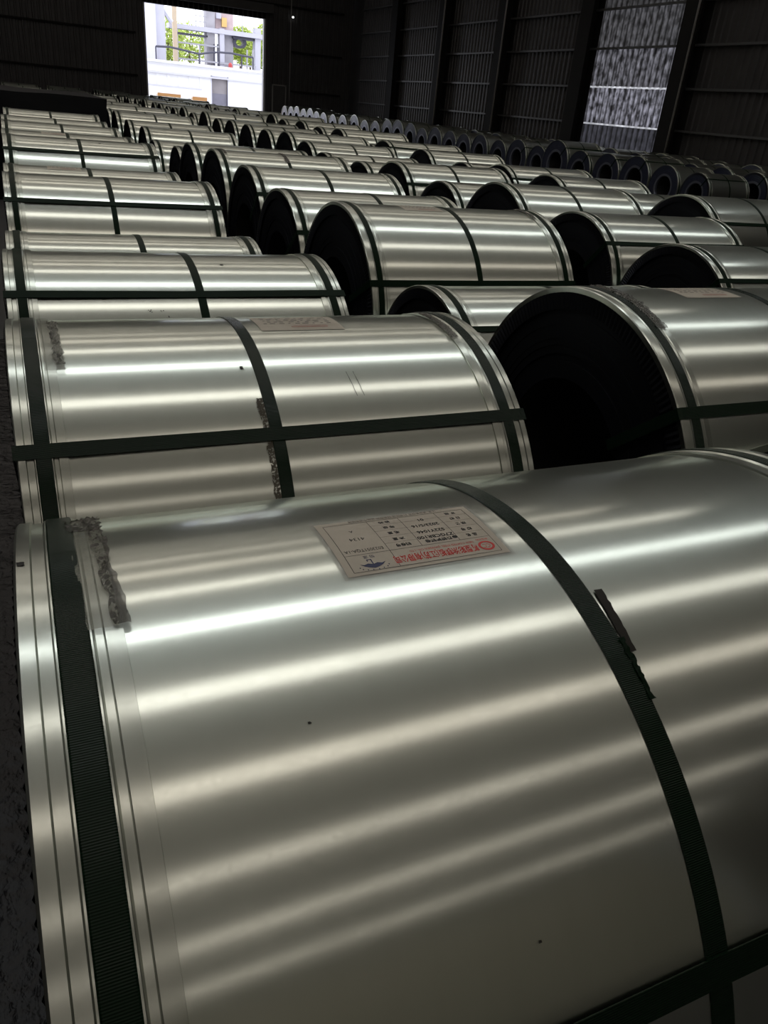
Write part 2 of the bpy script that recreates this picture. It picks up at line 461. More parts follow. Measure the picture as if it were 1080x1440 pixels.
# (left end x, axis y, radius, width) for every coil, row by row
COILS = {
  1: [(-0.05,0.81,0.600,1.32), (-0.06,2.03,0.585,1.25), (-0.07,3.21,0.566,1.22), (-0.07,4.31,0.513,1.22), (-0.06,5.43,0.593,1.22), (-0.06,6.62,0.564,1.22), (-0.05,7.83,0.625,1.22), (-0.06,9.09,0.610,1.22), (-0.06,10.35,0.620,1.22), (-0.06,11.62,0.621,1.22), (-0.03,12.90,0.637,1.22), (-0.01,34.92,0.645,1.30), (-0.05,36.22,0.620,1.30), (-0.03,37.53,0.663,1.30), (-0.02,38.88,0.650,1.30), (0.01,40.22,0.656,1.30)],
  2: [(1.50,0.73,0.620,1.30), (1.66,2.01,0.627,1.30), (1.68,3.16,0.506,1.30), (1.65,4.30,0.614,1.30), (1.67,5.52,0.581,1.30), (1.74,6.73,0.603,1.30), (1.75,7.98,0.619,1.30), (1.76,9.23,0.602,1.30), (1.83,10.40,0.546,1.30), (1.73,11.51,0.542,1.30), (1.77,12.67,0.593,1.30), (1.71,13.89,0.606,1.30), (1.67,15.17,0.642,1.30), (1.69,16.48,0.638,1.30), (1.68,17.82,0.661,1.30), (1.69,19.15,0.640,1.30), (1.68,20.45,0.624,1.30), (1.71,21.75,0.646,1.30), (1.66,23.05,0.620,1.30), (1.71,24.32,0.620,1.30), (1.63,25.62,0.650,1.30), (1.73,26.97,0.664,1.30), (1.69,28.32,0.648,1.30), (1.63,29.62,0.623,1.30), (1.64,30.92,0.641,1.30), (1.65,32.22,0.625,1.30), (1.68,33.49,0.617,1.30), (1.71,34.78,0.637,1.30), (1.69,36.09,0.641,1.30), (1.70,37.40,0.640,1.30), (1.66,38.71,0.638,1.30), (1.73,40.05,0.665,1.30)],
  3: [(3.95,3.98,0.551,1.38), (3.95,5.13,0.573,1.38), (3.94,6.34,0.613,1.38), (3.99,7.53,0.557,1.38), (3.98,8.71,0.598,1.38), (4.04,9.89,0.550,1.38), (3.95,11.02,0.555,1.38), (4.07,12.19,0.591,1.38), (4.14,13.43,0.623,1.38), (4.15,14.68,0.605,1.38), (4.14,15.93,0.613,1.38), (4.13,17.19,0.620,1.38), (4.14,18.44,0.607,1.38), (4.13,19.73,0.648,1.38), (4.11,21.01,0.611,1.38), (4.13,22.30,0.650,1.40), (4.13,23.61,0.626,1.40), (4.18,24.89,0.619,1.40), (4.18,26.18,0.635,1.40), (4.20,27.48,0.634,1.40), (4.10,28.80,0.657,1.40), (4.19,30.12,0.625,1.40), (4.20,31.42,0.638,1.40), (4.11,32.72,0.635,1.40), (4.18,34.04,0.646,1.40), (4.11,35.35,0.628,1.40), (4.20,36.64,0.632,1.40), (4.11,37.96,0.653,1.40), (4.11,39.27,0.627,1.40), (4.18,40.55,0.618,1.40), (4.16,41.82,0.624,1.40), (4.12,43.12,0.637,1.40), (4.11,44.44,0.652,1.40), (4.11,45.77,0.647,1.40)],
  4: [(6.20,6.38,0.608,1.40), (6.20,7.57,0.555,1.40), (6.13,8.73,0.583,1.40), (6.15,9.93,0.591,1.40), (6.20,11.10,0.555,1.40), (6.09,12.28,0.596,1.40), (5.95,13.51,0.616,1.40), (6.20,14.71,0.555,1.40), (6.00,15.93,0.646,1.40), (6.04,17.24,0.630,1.40), (6.07,18.55,0.657,1.40), (6.06,19.88,0.643,1.40), (6.48,21.18,0.626,1.42), (6.53,22.50,0.664,1.42), (6.54,23.83,0.630,1.42), (6.49,25.12,0.626,1.42), (6.51,26.43,0.658,1.42), (6.55,27.75,0.620,1.42), (6.48,29.02,0.626,1.42), (6.48,30.34,0.654,1.42), (6.46,31.65,0.630,1.42), (6.51,32.93,0.620,1.42), (6.51,34.21,0.627,1.42), (6.50,35.51,0.634,1.42), (6.50,36.84,0.663,1.42), (6.54,38.18,0.644,1.42), (6.46,39.48,0.624,1.42), (6.53,40.79,0.660,1.42), (6.47,42.12,0.627,1.42), (6.54,43.43,0.652,1.42), (6.54,44.74,0.625,1.42)],
  5: [(15.50,15.73,0.507,1.35), (15.43,16.80,0.541,1.35), (15.41,17.97,0.598,1.35), (15.39,19.17,0.581,1.35), (15.31,20.35,0.573,1.35), (15.33,21.61,0.671,1.35), (15.50,22.86,0.555,1.35), (15.47,24.04,0.607,1.35), (15.46,25.23,0.557,1.35), (15.39,26.42,0.607,1.35), (15.40,27.64,0.583,1.35), (15.44,28.84,0.598,1.35), (15.44,30.09,0.626,1.35), (15.47,31.32,0.581,1.35), (15.52,32.57,0.643,1.35), (15.54,33.91,0.667,1.35), (15.64,35.26,0.653,1.35), (15.59,36.53,0.593,1.35), (15.55,37.73,0.579,1.35), (15.51,38.99,0.664,1.35), (15.40,40.30,0.625,1.35), (15.34,41.57,0.612,1.35), (15.28,42.84,0.626,1.35), (15.34,44.12,0.629,1.35), (15.42,45.46,0.685,1.35), (15.49,46.83,0.655,1.35), (15.52,48.20,0.694,1.35), (15.61,49.59,0.668,1.35), (15.63,50.96,0.665,1.35)],
  6: [(17.55,15.85,0.560,1.35), (17.57,17.00,0.564,1.35), (17.52,18.15,0.556,1.35), (17.59,19.33,0.595,1.35), (17.53,20.56,0.599,1.35), (17.52,21.81,0.623,1.35), (17.53,23.01,0.551,1.35), (17.51,24.18,0.586,1.35), (17.54,25.36,0.564,1.35), (17.51,26.55,0.596,1.35), (17.59,27.75,0.579,1.35), (17.57,28.99,0.628,1.35), (17.56,30.26,0.605,1.35), (17.50,31.45,0.561,1.35), (17.59,32.59,0.551,1.35), (17.60,33.78,0.606,1.35), (17.56,34.97,0.552,1.35), (17.57,36.14,0.589,1.35), (17.60,37.33,0.576,1.35), (17.55,38.49,0.556,1.35), (17.59,39.69,0.609,1.35), (17.57,40.94,0.609,1.35), (17.59,42.19,0.613,1.35), (17.57,43.41,0.578,1.35), (17.59,44.64,0.622,1.35), (17.58,45.88,0.583,1.35), (17.56,47.11,0.619,1.35), (17.54,48.36,0.600,1.35), (17.56,49.59,0.597,1.35), (17.56,50.77,0.556,1.35)],
  7: [(19.05,16.20,0.560,1.35), (19.07,17.41,0.620,1.35), (19.07,18.64,0.581,1.35), (19.04,19.85,0.596,1.35), (19.01,21.09,0.617,1.35), (19.00,22.35,0.610,1.35), (19.05,23.59,0.598,1.35), (19.07,24.79,0.568,1.35), (19.06,25.98,0.590,1.35), (19.03,27.22,0.624,1.35), (19.03,28.43,0.551,1.35), (19.02,29.61,0.604,1.35), (19.09,30.81,0.564,1.35), (19.04,32.00,0.603,1.35), (19.03,33.26,0.621,1.35), (19.02,34.51,0.603,1.35), (19.08,35.73,0.584,1.35), (19.09,36.97,0.623,1.35), (19.06,38.21,0.581,1.35), (19.01,39.39,0.575,1.35), (19.08,40.59,0.590,1.35), (19.07,41.83,0.618,1.35), (19.03,43.10,0.626,1.35), (19.05,44.32,0.564,1.35), (19.02,45.49,0.572,1.35), (19.06,46.67,0.583,1.35), (19.03,47.87,0.590,1.35), (19.10,49.11,0.617,1.35), (19.01,50.35,0.586,1.35)],
}

SEG = 160
sheet_me = lathe('wrap_sheet', [(-HALF + 0.003 + (L0 - 0.006) * i / 6, R0) for i in range(7)], SEG, 'steel')

def guard_profile(s):
    p = [(-0.005, 0.588), (-0.005, 0.6035), (-0.002, 0.606), (0.013, 0.6062), (0.015, 0.6035), (0.029, 0.6035), (0.031, 0.6062),
         (0.068, 0.6062), (0.071, 0.6032), (0.079, 0.6032), (0.081, 0.6050), (0.100, 0.6040), (0.1005, 0.6002)]
    return [(s * (-HALF + x), r) for x, r in p]
guard_me = [lathe('edge_guard', guard_profile(1), SEG, 'guard'), lathe('edge_guard', guard_profile(-1), SEG, 'guard')]

def fringe(s):
    """crimped inner rim of the edge guard, folded over the coil face in pleats"""
    v, f, n = [], [], 190
    for i in range(n * 2):
        t = PI * i / n
        c, q = math.cos(t), math.sin(t)
        d = 0.0085 if i % 2 else 0.0035
        for r, dd in ((0.535, d * 0.5), (0.588, d)):
            v.append((s * (-HALF - dd), r * q, r * c))
    for i in range(n * 2):
        j = (i + 1) % (n * 2)
        f.append((2 * i, 2 * i + 1, 2 * j + 1, 2 * j))
    return mesh_of('crimped_rim', v, f, 'face')
fringe_me = fringe(1)

def face_profile(s):
    rnd = random.Random(5 if s > 0 else 6)
    p, r, x = [], 0.598, 0.004
    while r > 0.312:
        p.append((s * (-HALF + x), r))
        r2 = max(0.312, r - rnd.uniform(0.012, 0.028))
        p.append((s * (-HALF + x), r2))
        r, x = r2, 0.004 + rnd.uniform(-0.0025, 0.004)
    return p
face_me = [lathe('end_face', face_profile(1), 96, 'face'), lathe('end_face', face_profile(-1), 96, 'face')]
face_blue = lathe('end_face', face_profile(1), 96, 'face_cover')
bore_me = lathe('bore', [(-HALF + 0.006, 0.312), (HALF - 0.006, 0.312)], 64, 'bore')
core_me = lathe('core_ring', [(-HALF - 0.004, 0.372), (-HALF - 0.004, 0.318), (-HALF + 0.002, 0.308), (-HALF + 0.06, 0.308)], 64, 'core_ring')

def band_mesh(x, r, mat, w=0.0165, seg=SEG):
    return lathe('strap', [(x - w, r - 0.003), (x - w, r), (x - w + 0.002, r + 0.0012), (x + w - 0.002, r + 0.0012), (x + w, r), (x + w, r - 0.003)], seg, mat)
E0 = 0.0495
band_me = {}
for mt in ('strap', 'strap_near'):
    band_me[mt] = (band_mesh(-HALF + E0, 0.6070, mt), band_mesh(HALF - E0, 0.6070, mt), band_mesh(0.0, 0.6012, mt))

def axial_mesh(mat):
    """strap through the bore: along the outside, down both faces and back through the eye"""
    w, t = 0.0172, 0.0018
    path = [(-HALF - 0.012, 0.298), (-HALF - 0.012, 0.6075), (-HALF + 0.004, 0.6088), (-HALF + 0.10, 0.6086), (0.0, 0.6044), (HALF - 0.10, 0.6086), (HALF - 0.004, 0.6088), (HALF + 0.012, 0.6075), (HALF + 0.012, 0.298)]
    cx, cz = 0.0, 0.45
    inner = []
    for x, z in path:
        dx = -t if x > 0.5 else (t if x < -0.5 else 0)
        inner.append((x + dx, z - t if z > 0.31 else z + t))
    v, f = [], []
    n = len(path)
    for (x, z), (xi, zi) in zip(path, inner):
        v += [(x, -w, z), (x, w, z), (xi, w, zi), (xi, -w, zi)]
    for i in range(n):
        j = (i + 1) % n
        for a, b_ in ((0, 1), (1, 2), (2, 3), (3, 0)):
            f.append((4 * i + a, 4 * j + a, 4 * j + b_, 4 * i + b_))
    return mesh_of('axial_strap', v, f, mat)
axial_me = {'strap': axial_mesh('strap'), 'strap_near': axial_mesh('strap_near')}

def patch(name, x0, x1, a0, a1, r, nx, na, mat, wob=0.0, freq=40.0, ragged=0.0, seed=0, twist=0.0):
    """thin sheet lying on the coil between two angles (degrees from the top, minus = towards the front)"""
    v, f = [], []
    for i in range(nx + 1):
        for j in range(na + 1):
            u, w = i / nx, j / na
            a = math.radians(a0 + (a1 - a0) * w)
            x = x0 + (x1 - x0) * u + twist * (w - 0.5)
            if ragged:
                e = ragged * noise.noise(Vector((w * 14 + seed, seed * 3.1 + (0 if u < 0.5 else 9), 0)))
                x += e * abs(2 * u - 1)
            h = r + (abs(noise.noise(Vector((x * freq * 1.3 + seed, a * R0 * freq * 0.5, seed)))) * wob if wob else 0)
            v.append((x, h * math.sin(a), h * math.cos(a)))
    for i in range(nx):
        for j in range(na):
            p = i * (na + 1) + j
            f.append((p, p + 1, p + na + 2, p + na + 1))
    return mesh_of(name, v, f, mat, True)

# ---- printed shipping label -----------------------------------------------------
def text_mesh(body, size, cx, cy, align='CENTER', sx=1.0, bold=0.0):
    cu = bpy.data.curves.new('t', 'FONT')
    cu.body, cu.size = body, size
    cu.align_x, cu.align_y = align, 'CENTER'
    cu.resolution_u = 2
    cu.offset = bold
    ob = bpy.data.objects.new('t', cu)
    col.objects.link(ob)
    bpy.context.view_layer.update()
    me = bpy.data.meshes.new_from_object(ob.evaluated_get(bpy.context.evaluated_depsgraph_get()))
    v = [(cx + p.co.x * sx, cy + p.co.y) for p in me.vertices]
    f = [tuple(p.vertices) for p in me.polygons]
    bpy.data.objects.remove(ob)
    bpy.data.curves.remove(cu)
    bpy.data.meshes.remove(me)
    return v, f

class Flat:
    """flat print gathered in label coordinates and then laid round the coil"""
    def __init__(s): s.v, s.f = [], []
    def add(s, v, f):
        n = len(s.v); s.v += v; s.f += [tuple(n + i for i in q) for q in f]
    def text(s, *a, **k): s.add(*text_mesh(*a, **k))
    def rect(s, x0, x1, y0, y1, cuts=1):
        for k in range(cuts):
            a, b_ = y0 + (y1 - y0) * k / cuts, y0 + (y1 - y0) * (k + 1) / cuts
            s.add([(x0, a), (x1, a), (x1, b_), (x0, b_)], [(0, 1, 2, 3)])
    def poly(s, pts): s.add(list(pts), [tuple(range(len(pts)))])
    def build(s, name, mat, parent, cx, a_mid, r, flip=True):
        sg = -1 if flip else 1
        v = []
        for x, y in s.v:
            a = math.radians(a_mid) + sg * y / R0
            v.append((cx + sg * x, r * math.sin(a), r * math.cos(a)))
        return put(name, mesh_of(name, v, s.f, mat), parent)

def full_label(parent, cx, a_mid):
    W, H = 0.124, 0.073
    deg = lambda y: math.degrees(y / R0)
    loc = (0, 0, R0 + LIFT)
    lab = put('shipping_label', patch('shipping_label', cx - W + 0.006, cx + W - 0.006, a_mid - deg(H - 0.005), a_mid + deg(H - 0.005), R0 + 0.0012, 6, 10, 'paper'), parent, loc)
    lab['label'] = 'grey paper shipping label with red and black print, upside down'
    put('pouch', patch('pouch', cx - W, cx + W, a_mid - deg(H), a_mid + deg(H), R0 + 0.0007, 6, 10, 'pouch'), lab)
    k, r, bl, g = Flat(), Flat(), Flat(), Flat()
    # frame and columns
    for x in (-0.108, 0.108): k.rect(x - 0.0004, x + 0.0004, -0.058, 0.062, 6)
    for y in (-0.058, 0.062): k.rect(-0.108, 0.108, y - 0.0004, y + 0.0004)
    for x in (-0.062, -0.004): k.rect(x - 0.0003, x + 0.0003, -0.058, 0.026, 5)
    k.rect(0.044 - 0.0003, 0.044 + 0.0003, -0.058, 0.062, 6)
    for y in (0.026,): k.rect(-0.108, 0.108, y - 0.0003, y + 0.0003)
    for y in (0.009, -0.008, -0.025, -0.042): g.rect(-0.108, 0.044, y - 0.0002, y + 0.0002)
    # title line in red with its round mark
    r.text('新型彩涂钢板(江苏)有限公司', 0.0165, -0.078, 0.0470, align='LEFT', sx=0.60, bold=0.0003)
    r.text('NEW COATED STEEL (JIANGSU) CO., LTD', 0.0058, -0.078, 0.0345, align='LEFT', sx=0.9)
    n = 28
    for i in range(n):
        a, b_ = 2 * PI * i / n, 2 * PI * (i + 1) / n
        r.poly([(-0.092 + 0.012 * math.cos(a), 0.047 + 0.0105 * math.sin(a)), (-0.092 + 0.012 * math.cos(b_), 0.047 + 0.0105 * math.sin(b_)),
                (-0.092 + 0.0085 * math.cos(b_), 0.047 + 0.0072 * math.sin(b_)), (-0.092 + 0.0085 * math.cos(a), 0.047 + 0.0072 * math.sin(a))])
    r.text('CC', 0.0115, -0.092, 0.047, sx=0.7)
    r.text('新型材料', 0.0048, -0.092, 0.0315)
    # values
    for y, s in ((0.0170, '热镀锌钢卷'), (0.0070, 'Z7GCBR100'), (-0.0075, 'S22Y1046'), (-0.0250, '2023/5/16'), (-0.0420, '01')):
        k.text(s, 0.0105 if y < 0.01 else 0.0082, -0.033, y, bold=0.0002)
    n = 14
    k.poly([(-0.0585 + 0.0042 * math.cos(2 * PI * i / n), 0.0165 + 0.0036 * math.sin(2 * PI * i / n)) for i in range(n)])
    for y, s in ((0.0165, '品 名'), (0.0005, '牌 号'), (-0.0165, '规 格'), (-0.0335, '日 期'), (-0.050, '班 组')):
        k.text(s, 0.0076, -0.085, y, bold=0.0002)
    for y, s in ((0.0165, '钢卷号'), (0.0005, '净 重'), (-0.0165, '毛 重'), (-0.0335, '等 级'), (-0.050, '检 验')):
        k.text(s, 0.0076, 0.020, y, bold=0.0002)
    k.text('E023051TQA-1A', 0.0095, 0.077, 0.0165, sx=0.82)
    k.text('4134', 0.0110, 0.076, -0.012)
    k.text('A', 0.0085, 0.076, -0.034)
    g.text('注意: 请妥善保管 防潮防湿 轻装轻卸 运输中避免碰撞', 0.0066, 0.0, -0.0645, sx=0.9)
    # keep dry mark: umbrella over drops
    um = [(0.052, 0.0500), (0.060, 0.0555), (0.070, 0.0590), (0.077, 0.0605), (0.084, 0.0590), (0.094, 0.0555), (0.102, 0.0500), (0.094, 0.0520), (0.086, 0.0500), (0.0785, 0.0520), (0.0755, 0.0520), (0.068, 0.0500), (0.060, 0.0520)]
    um = [(0.077 + (x - 0.077) * 0.72, 0.0575 - (0.0605 - y)) for x, y in um]
    bl.poly(um)
    bl.rect(0.0762, 0.0778, 0.0385, 0.0490)
    bl.rect(0.0762, 0.0832, 0.0385, 0.0400)
    bl.rect(0.0818, 0.0832, 0.0385, 0.0430)
    for dx, dy in ((-0.017, 0.0575), (-0.011, 0.0595), (-0.004, 0.0605), (0.004, 0.0605), (0.011, 0.0595), (0.017, 0.0575), (-0.020, 0.054), (0.020, 0.054)):
        bl.rect(0.077 + dx - 0.0007, 0.077 + dx + 0.0007, dy - 0.001, dy + 0.001)
    bl.text('怕 湿', 0.0070, 0.077, 0.0325)
    for fl, mt in ((k, 'ink'), (r, 'ink_red'), (bl, 'ink_blue'), (g, 'ink_grey')):
        fl.build('print', mt, lab, cx, a_mid, R0 + 0.0016)

plain_label_cache = {}
def plain_label(parent, cx, a_mid, flip=False):
    """the same kind of label seen from too far to read: its lines of print only"""
    W, H = 0.124, 0.073
    deg = lambda y: math.degrees(y / R0)
    if 'm' not in plain_label_cache:
        plain_label_cache['m'] = patch('shipping_label', -W, W, -deg(H), deg(H), R0 + 0.0012, 4, 8, 'paper')
        rnd = random.Random(9)
        fr, fk = Flat(), Flat()
        fr.rect(-0.08, 0.03, 0.042, 0.052); fr.rect(-0.08, 0.02, 0.033, 0.036)
        for y in (0.016, 0.0, -0.016, -0.033, -0.05):
            x = -0.1
            while x < 0.1:
                w = rnd.uniform(0.006, 0.02)
                fk.rect(x, min(0.105, x + w), y - 0.003, y + 0.003)
                x += w + rnd.uniform(0.006, 0.02)
        plain_label_cache['r'], plain_label_cache['k'] = fr, fk
    loc, rot = (cx, 0, R0 + LIFT), (-math.radians(a_mid), 0, 0)
    lab = put('shipping_label', plain_label_cache['m'], parent, loc, rot)
    lab['label'] = 'grey paper shipping label'
    plain_label_cache['r'].build('print', 'ink_red_faint', lab, 0, 0, R0 + 0.0018, flip)
    plain_label_cache['k'].build('print', 'ink_grey', lab, 0, 0, R0 + 0.0018, flip)

AX = (0, 0, R0 + LIFT)
ORD = ['nearest', 'second', 'third', 'fourth', 'fifth', 'sixth', 'seventh', 'eighth', 'ninth', 'tenth', 'eleventh', 'twelfth', 'thirteenth', 'fourteenth', 'fifteenth', 'sixteenth', 'seventeenth', 'eighteenth', 'nineteenth', 'twentieth',
       'twenty-first', 'twenty-second', 'twenty-third', 'twenty-fourth', 'twenty-fifth', 'twenty-sixth', 'twenty-seventh', 'twenty-eighth', 'twenty-ninth', 'thirtieth', 'thirty-first', 'thirty-second', 'thirty-third', 'thirty-fourth', 'thirty-fifth']
ROWS = {1: 'leftmost row', 2: 'second row from the left', 3: 'third row from the left', 4: 'fourth row from the left',
        5: 'row just beyond the wide aisle', 6: 'middle row beyond the wide aisle', 7: 'row along the right wall'}
LABELS = {
    (1, 0): 'galvanised steel coil filling the foreground, readable paper label beside its middle strap',
    (1, 1): 'galvanised steel coil right behind the foreground coil, with a dark glue streak',
    (1, 2): 'galvanised steel coil in the leftmost row, third from the camera, lengthwise strap near its crest',
    (1, 10): 'galvanised steel coil in the leftmost row, just in front of the black tarpaulin',
    (2, 1): 'big galvanised steel coil whose dark round end gapes beside the foreground coils',
    (2, 2): 'small low galvanised steel coil squeezed behind the big coil with the dark end',
    (2, 3): 'tall galvanised steel coil with a paper label on top, second row, centre of picture',
}
AXIAL = {(1, 0): 59.6, (1, 1): 43, (1, 2): 32, (1, 4): 35.5, (1, 6): 30.5, (2, 0): 60, (2, 1): 51, (2, 2): 38, (2, 3): 62, (2, 4): 51, (2, 5): 44, (3, 0): 43, (3, 1): 44, (3, 4): 47,
         (4, 0): 48, (4, 3): 41, (4, 6): 31, (5, 0): 40, (5, 2): 35, (5, 3): 38, (5, 4): 36, (5, 5): 44, (5, 7): 50, (6, 0): 35}
MIDSHIFT = {(1, 0): 0.007, (1, 1): -0.065, (1, 2): 0.05}

def build_coil(c, i, x, y, R, L):
    root = empty('steel_coil', (x + L / 2, y, 0))
    root.scale = (L / L0, R / R0, R / R0)
    n = len(COILS[c])
    if c == 1 and i > 10:
        j = n - 1 - i
        txt = 'galvanised steel coil in the leftmost row beyond the black tarpaulin, ' + (ORD[j] + ' from the far end' if j else 'the farthest one')
    elif i == 0:
        txt = 'galvanised steel coil at the near end of the ' + ROWS[c]
    elif i == n - 1:
        txt = 'galvanised steel coil at the far end of the ' + ROWS[c]
    else:
        txt = 'galvanised steel coil, %s from the near end of the %s' % (ORD[i], ROWS[c])
    tag(root, LABELS.get((c, i), txt), 'steel coil', 'coils in the ' + ROWS[c])
    near = (c == 1 and i < 2) or (c, i) == (2, 1)
    sm = 'strap_near' if near else 'strap'
    put('wrap_sheet', sheet_me, root, AX)
    put('edge_guard', guard_me[0], root, AX)
    put('edge_guard', guard_me[1], root, AX)
    put('end_face', face_blue if c >= 5 else face_me[0], root, AX)
    put('end_face', face_me[1], root, AX)
    put('bore', bore_me, root, AX)
    if c >= 5:
        put('core_ring', core_me, root, AX)
    if y < 16:
        put('crimped_rim', fringe_me, root, AX)
    put('strap', band_me[sm][0], root, AX)
    put('strap', band_me[sm][1], root, AX)
    sh = MIDSHIFT.get((c, i), random.uniform(-0.04, 0.04))
    put('strap', band_me[sm][2], root, (sh, 0, R0 + LIFT))
    a = AXIAL.get((c, i))
    if a is None and c < 5:
        a = random.uniform(78, 110)
    if a is not None:
        put('axial_strap', axial_me[sm], root, AX, (math.radians(a), 0, 0))
    return root

coil = {}
for c, lst in COILS.items():
    for i, (x, y, R, L) in enumerate(lst):
        coil[(c, i)] = build_coil(c, i, x, y, R, L)

# labels on the coils
full_label(coil[(1, 0)], -0.163, -0.3)
plain_label(coil[(1, 1)], 0.115, 1.0, True)
plain_label(coil[(2, 1)], -0.18, 1.0, True)
plain_label(coil[(2, 3)], -0.16, -3.0, True)
plain_label(coil[(1, 5)], -0.22, -4.0, True)
plain_label(coil[(1, 7)], -0.15, -5.0, True)

# tape, residue, dirt and small dents on the nearest coils
c0 = coil[(1, 0)]
put('clear_tape', patch('clear_tape', -0.590, -0.553, -9, 20, 0.6075, 8, 60, 'tape', 0.003, 60, 0.002, 3), c0, AX)
put('crumpled_tape', patch('crumpled_tape', -0.566, -0.548, -8.8, 19, 0.6065, 8, 90, 'tape_dark', 0.007, 170, 0.006, 4, -0.012), c0, AX)
put('crumpled_tape', patch('crumpled_tape', -0.592, -0.550, 13, 20, 0.607, 14, 24, 'tape_dark', 0.008, 190, 0.008, 8), c0, AX)
put('strap_tail', patch('strap_tail', 0.027, 0.040, -25, -15.8, 0.6018, 4, 16, 'tail', 0.001, 60, 0.002, 2, 0.006), c0, AX)
put('strap_fray', patch('strap_fray', 0.020, 0.0275, -31, -23, 0.6030, 4, 60, 'strap', 0.004, 200, 0.004, 6), c0, AX)
put('scratch', patch('scratch', -0.002, 0.0, -51.5, -48.5, 0.6006, 1, 6, 'dark_mark', 0, 1, 0.0008, 5, 0.014), c0, AX)
for (x, a) in ((-0.39, -24.5), (-0.21, -50)):
    put('dark_speck', patch('dark_speck', x, x + 0.003, a, a + 0.25, 0.6006, 3, 3, 'dark_mark', 0.001, 300, 0.001, x), c0, AX)
put('dark_speck', patch('dark_speck', -HALF - 0.001, -HALF + 0.007, 4.6, 5.6, 0.6066, 4, 4, 'dark_mark', 0.002, 200, 0.002, 77), c0, AX)  # small dent in the guard, drawn as a dark fleck
c1 = coil[(1, 1)]
put('clear_tape', patch('clear_tape', -0.575, -0.530, -22, 4, 0.6075, 8, 40, 'tape', 0.003, 60, 0.002, 13), c1, AX)
put('crumpled_tape', patch('crumpled_tape', -0.553, -0.531, -20, 4, 0.6065, 8, 70, 'tape_dark', 0.008, 110, 0.008, 14), c1, AX)
put('glue_streak', patch('glue_streak', -0.098, -0.080, -62, -33, 0.6008, 6, 60, 'stain', 0.001, 60, 0.006, 21), c1, AX)
put('glue_streak', patch('glue_streak', -0.099, -0.086, -37.5, -33.5, 0.6014, 6, 24, 'stain', 0.001, 90, 0.008, 22), c1, AX)
put('crumpled_tape', patch('crumpled_tape', 0.545, 0.572, -14, 8, 0.6065, 8, 60, 'tape_dark', 0.007, 120, 0.010, 16), c1, AX)
put('dark_speck', patch('dark_speck', -0.115, -0.107, -23.6, -22.4, 0.6006, 4, 6, 'dark_mark', 0.002, 300, 0.003, 9), c1, AX)  # small dark dent drawn as a flat speck
for x in (0.17, 0.19):
    put('scratch', patch('scratch', x, x + 0.0015, -34, -26, 0.6006, 1, 8, 'dark_mark', 0, 1, 0.001, x, -0.008), c1, AX)
c2 = coil[(1, 2)]
put('dark_speck', patch('dark_speck', 0.17, 0.185, -12.5, -11.3, 0.6006, 5, 4, 'dark_mark', 0.002, 200, 0.003, 31), c2, AX)  # another dark dent drawn flat
for k in range(9):
    q = random.uniform(-0.17, -0.08)
    put('dark_speck', patch('dark_speck', q, q + random.uniform(0.002, 0.006), -38 - (q + 0.17) * 25 - k * 0.3, -37.6 - (q + 0.17) * 25 - k * 0.3, 0.6006, 3, 3, 'dark_mark', 0, 1, 0.004, k), c2, AX)
cA = coil[(2, 1)]
put('crumpled_tape', patch('crumpled_tape', -0.590, -0.548, -24, 10, 0.6065, 10, 120, 'tape_dark', 0.010, 110, 0.010, 41), cA, AX)
put('clear_tape', patch('clear_tape', -0.592, -0.552, -20, 12, 0.6062, 8, 50, 'tape', 0.004, 60, 0.003, 43), cA, AX)
put('crumpled_tape', patch('crumpled_tape', -0.575, -0.55, -16, 4, 0.6065, 8, 50, 'tape_dark', 0.008, 110, 0.010, 51), coil[(2, 6)], AX)
put('crumpled_tape', patch('crumpled_tape', 0.545, 0.572, -16, 4, 0.6065, 8, 50, 'tape_dark', 0.008, 110, 0.010, 53), coil[(2, 3)], AX)
put('crumpled_tape', patch('crumpled_tape', 0.0, 0.035, -26, 4, 0.6035, 8, 50, 'tape_dark', 0.006, 110, 0.012, 55), coil[(2, 6)], AX)
put('dark_speck', patch('dark_speck', 0.15, 0.17, -12.5, -11, 0.6006, 5, 4, 'dark_mark', 0.002, 200, 0.003, 61), coil[(1, 6)], AX)
put('dark_speck', patch('dark_speck', 0.22, 0.235, -12.5, -11, 0.6006, 5, 4, 'dark_mark', 0.002, 200, 0.003, 63), coil[(3, 4)], AX)

# ------------------------------------------------------------------ tarpaulin covered pile and film on the floor
def tarp():
    x0, x1, y0, y1, h = -0.30, 1.42, 13.72, 17.5, 1.49
    bm = bmesh.new()
    bmesh.ops.create_cube(bm, size=1.0)
    bmesh.ops.subdivide_edges(bm, edges=bm.edges[:], cuts=11, use_grid_fill=True)
    for v in bm.verts:
        p = v.co.copy()
        v.co = Vector(((x0 + x1) / 2 + p.x * (x1 - x0), (y0 + y1) / 2 + p.y * (y1 - y0), (p.z + 0.5) * h))
        n1 = noise.noise(Vector((v.co.x * 1.5, v.co.y * 0.9, v.co.z * 1.3)))
        if p.z > 0.49:
            v.co.z += 0.02 * n1
        elif p.z > -0.49:
            if abs(p.x) > 0.49:
                v.co.x += 0.02 * n1 - 0.02 * p.x
            if abs(p.y) > 0.49:
                v.co.y += 0.02 * n1
    me = bpy.data.meshes.new('tarpaulin')
    bm.to_mesh(me); bm.free()
    me.materials.append(M['tarp'])
    me.polygons.foreach_set('use_smooth', [False] * len(me.polygons))
    return put('tarpaulin_covered_pile', me)
tag(tarp(), 'long low pile under a black tarpaulin behind the leftmost row of coils', 'tarpaulin')

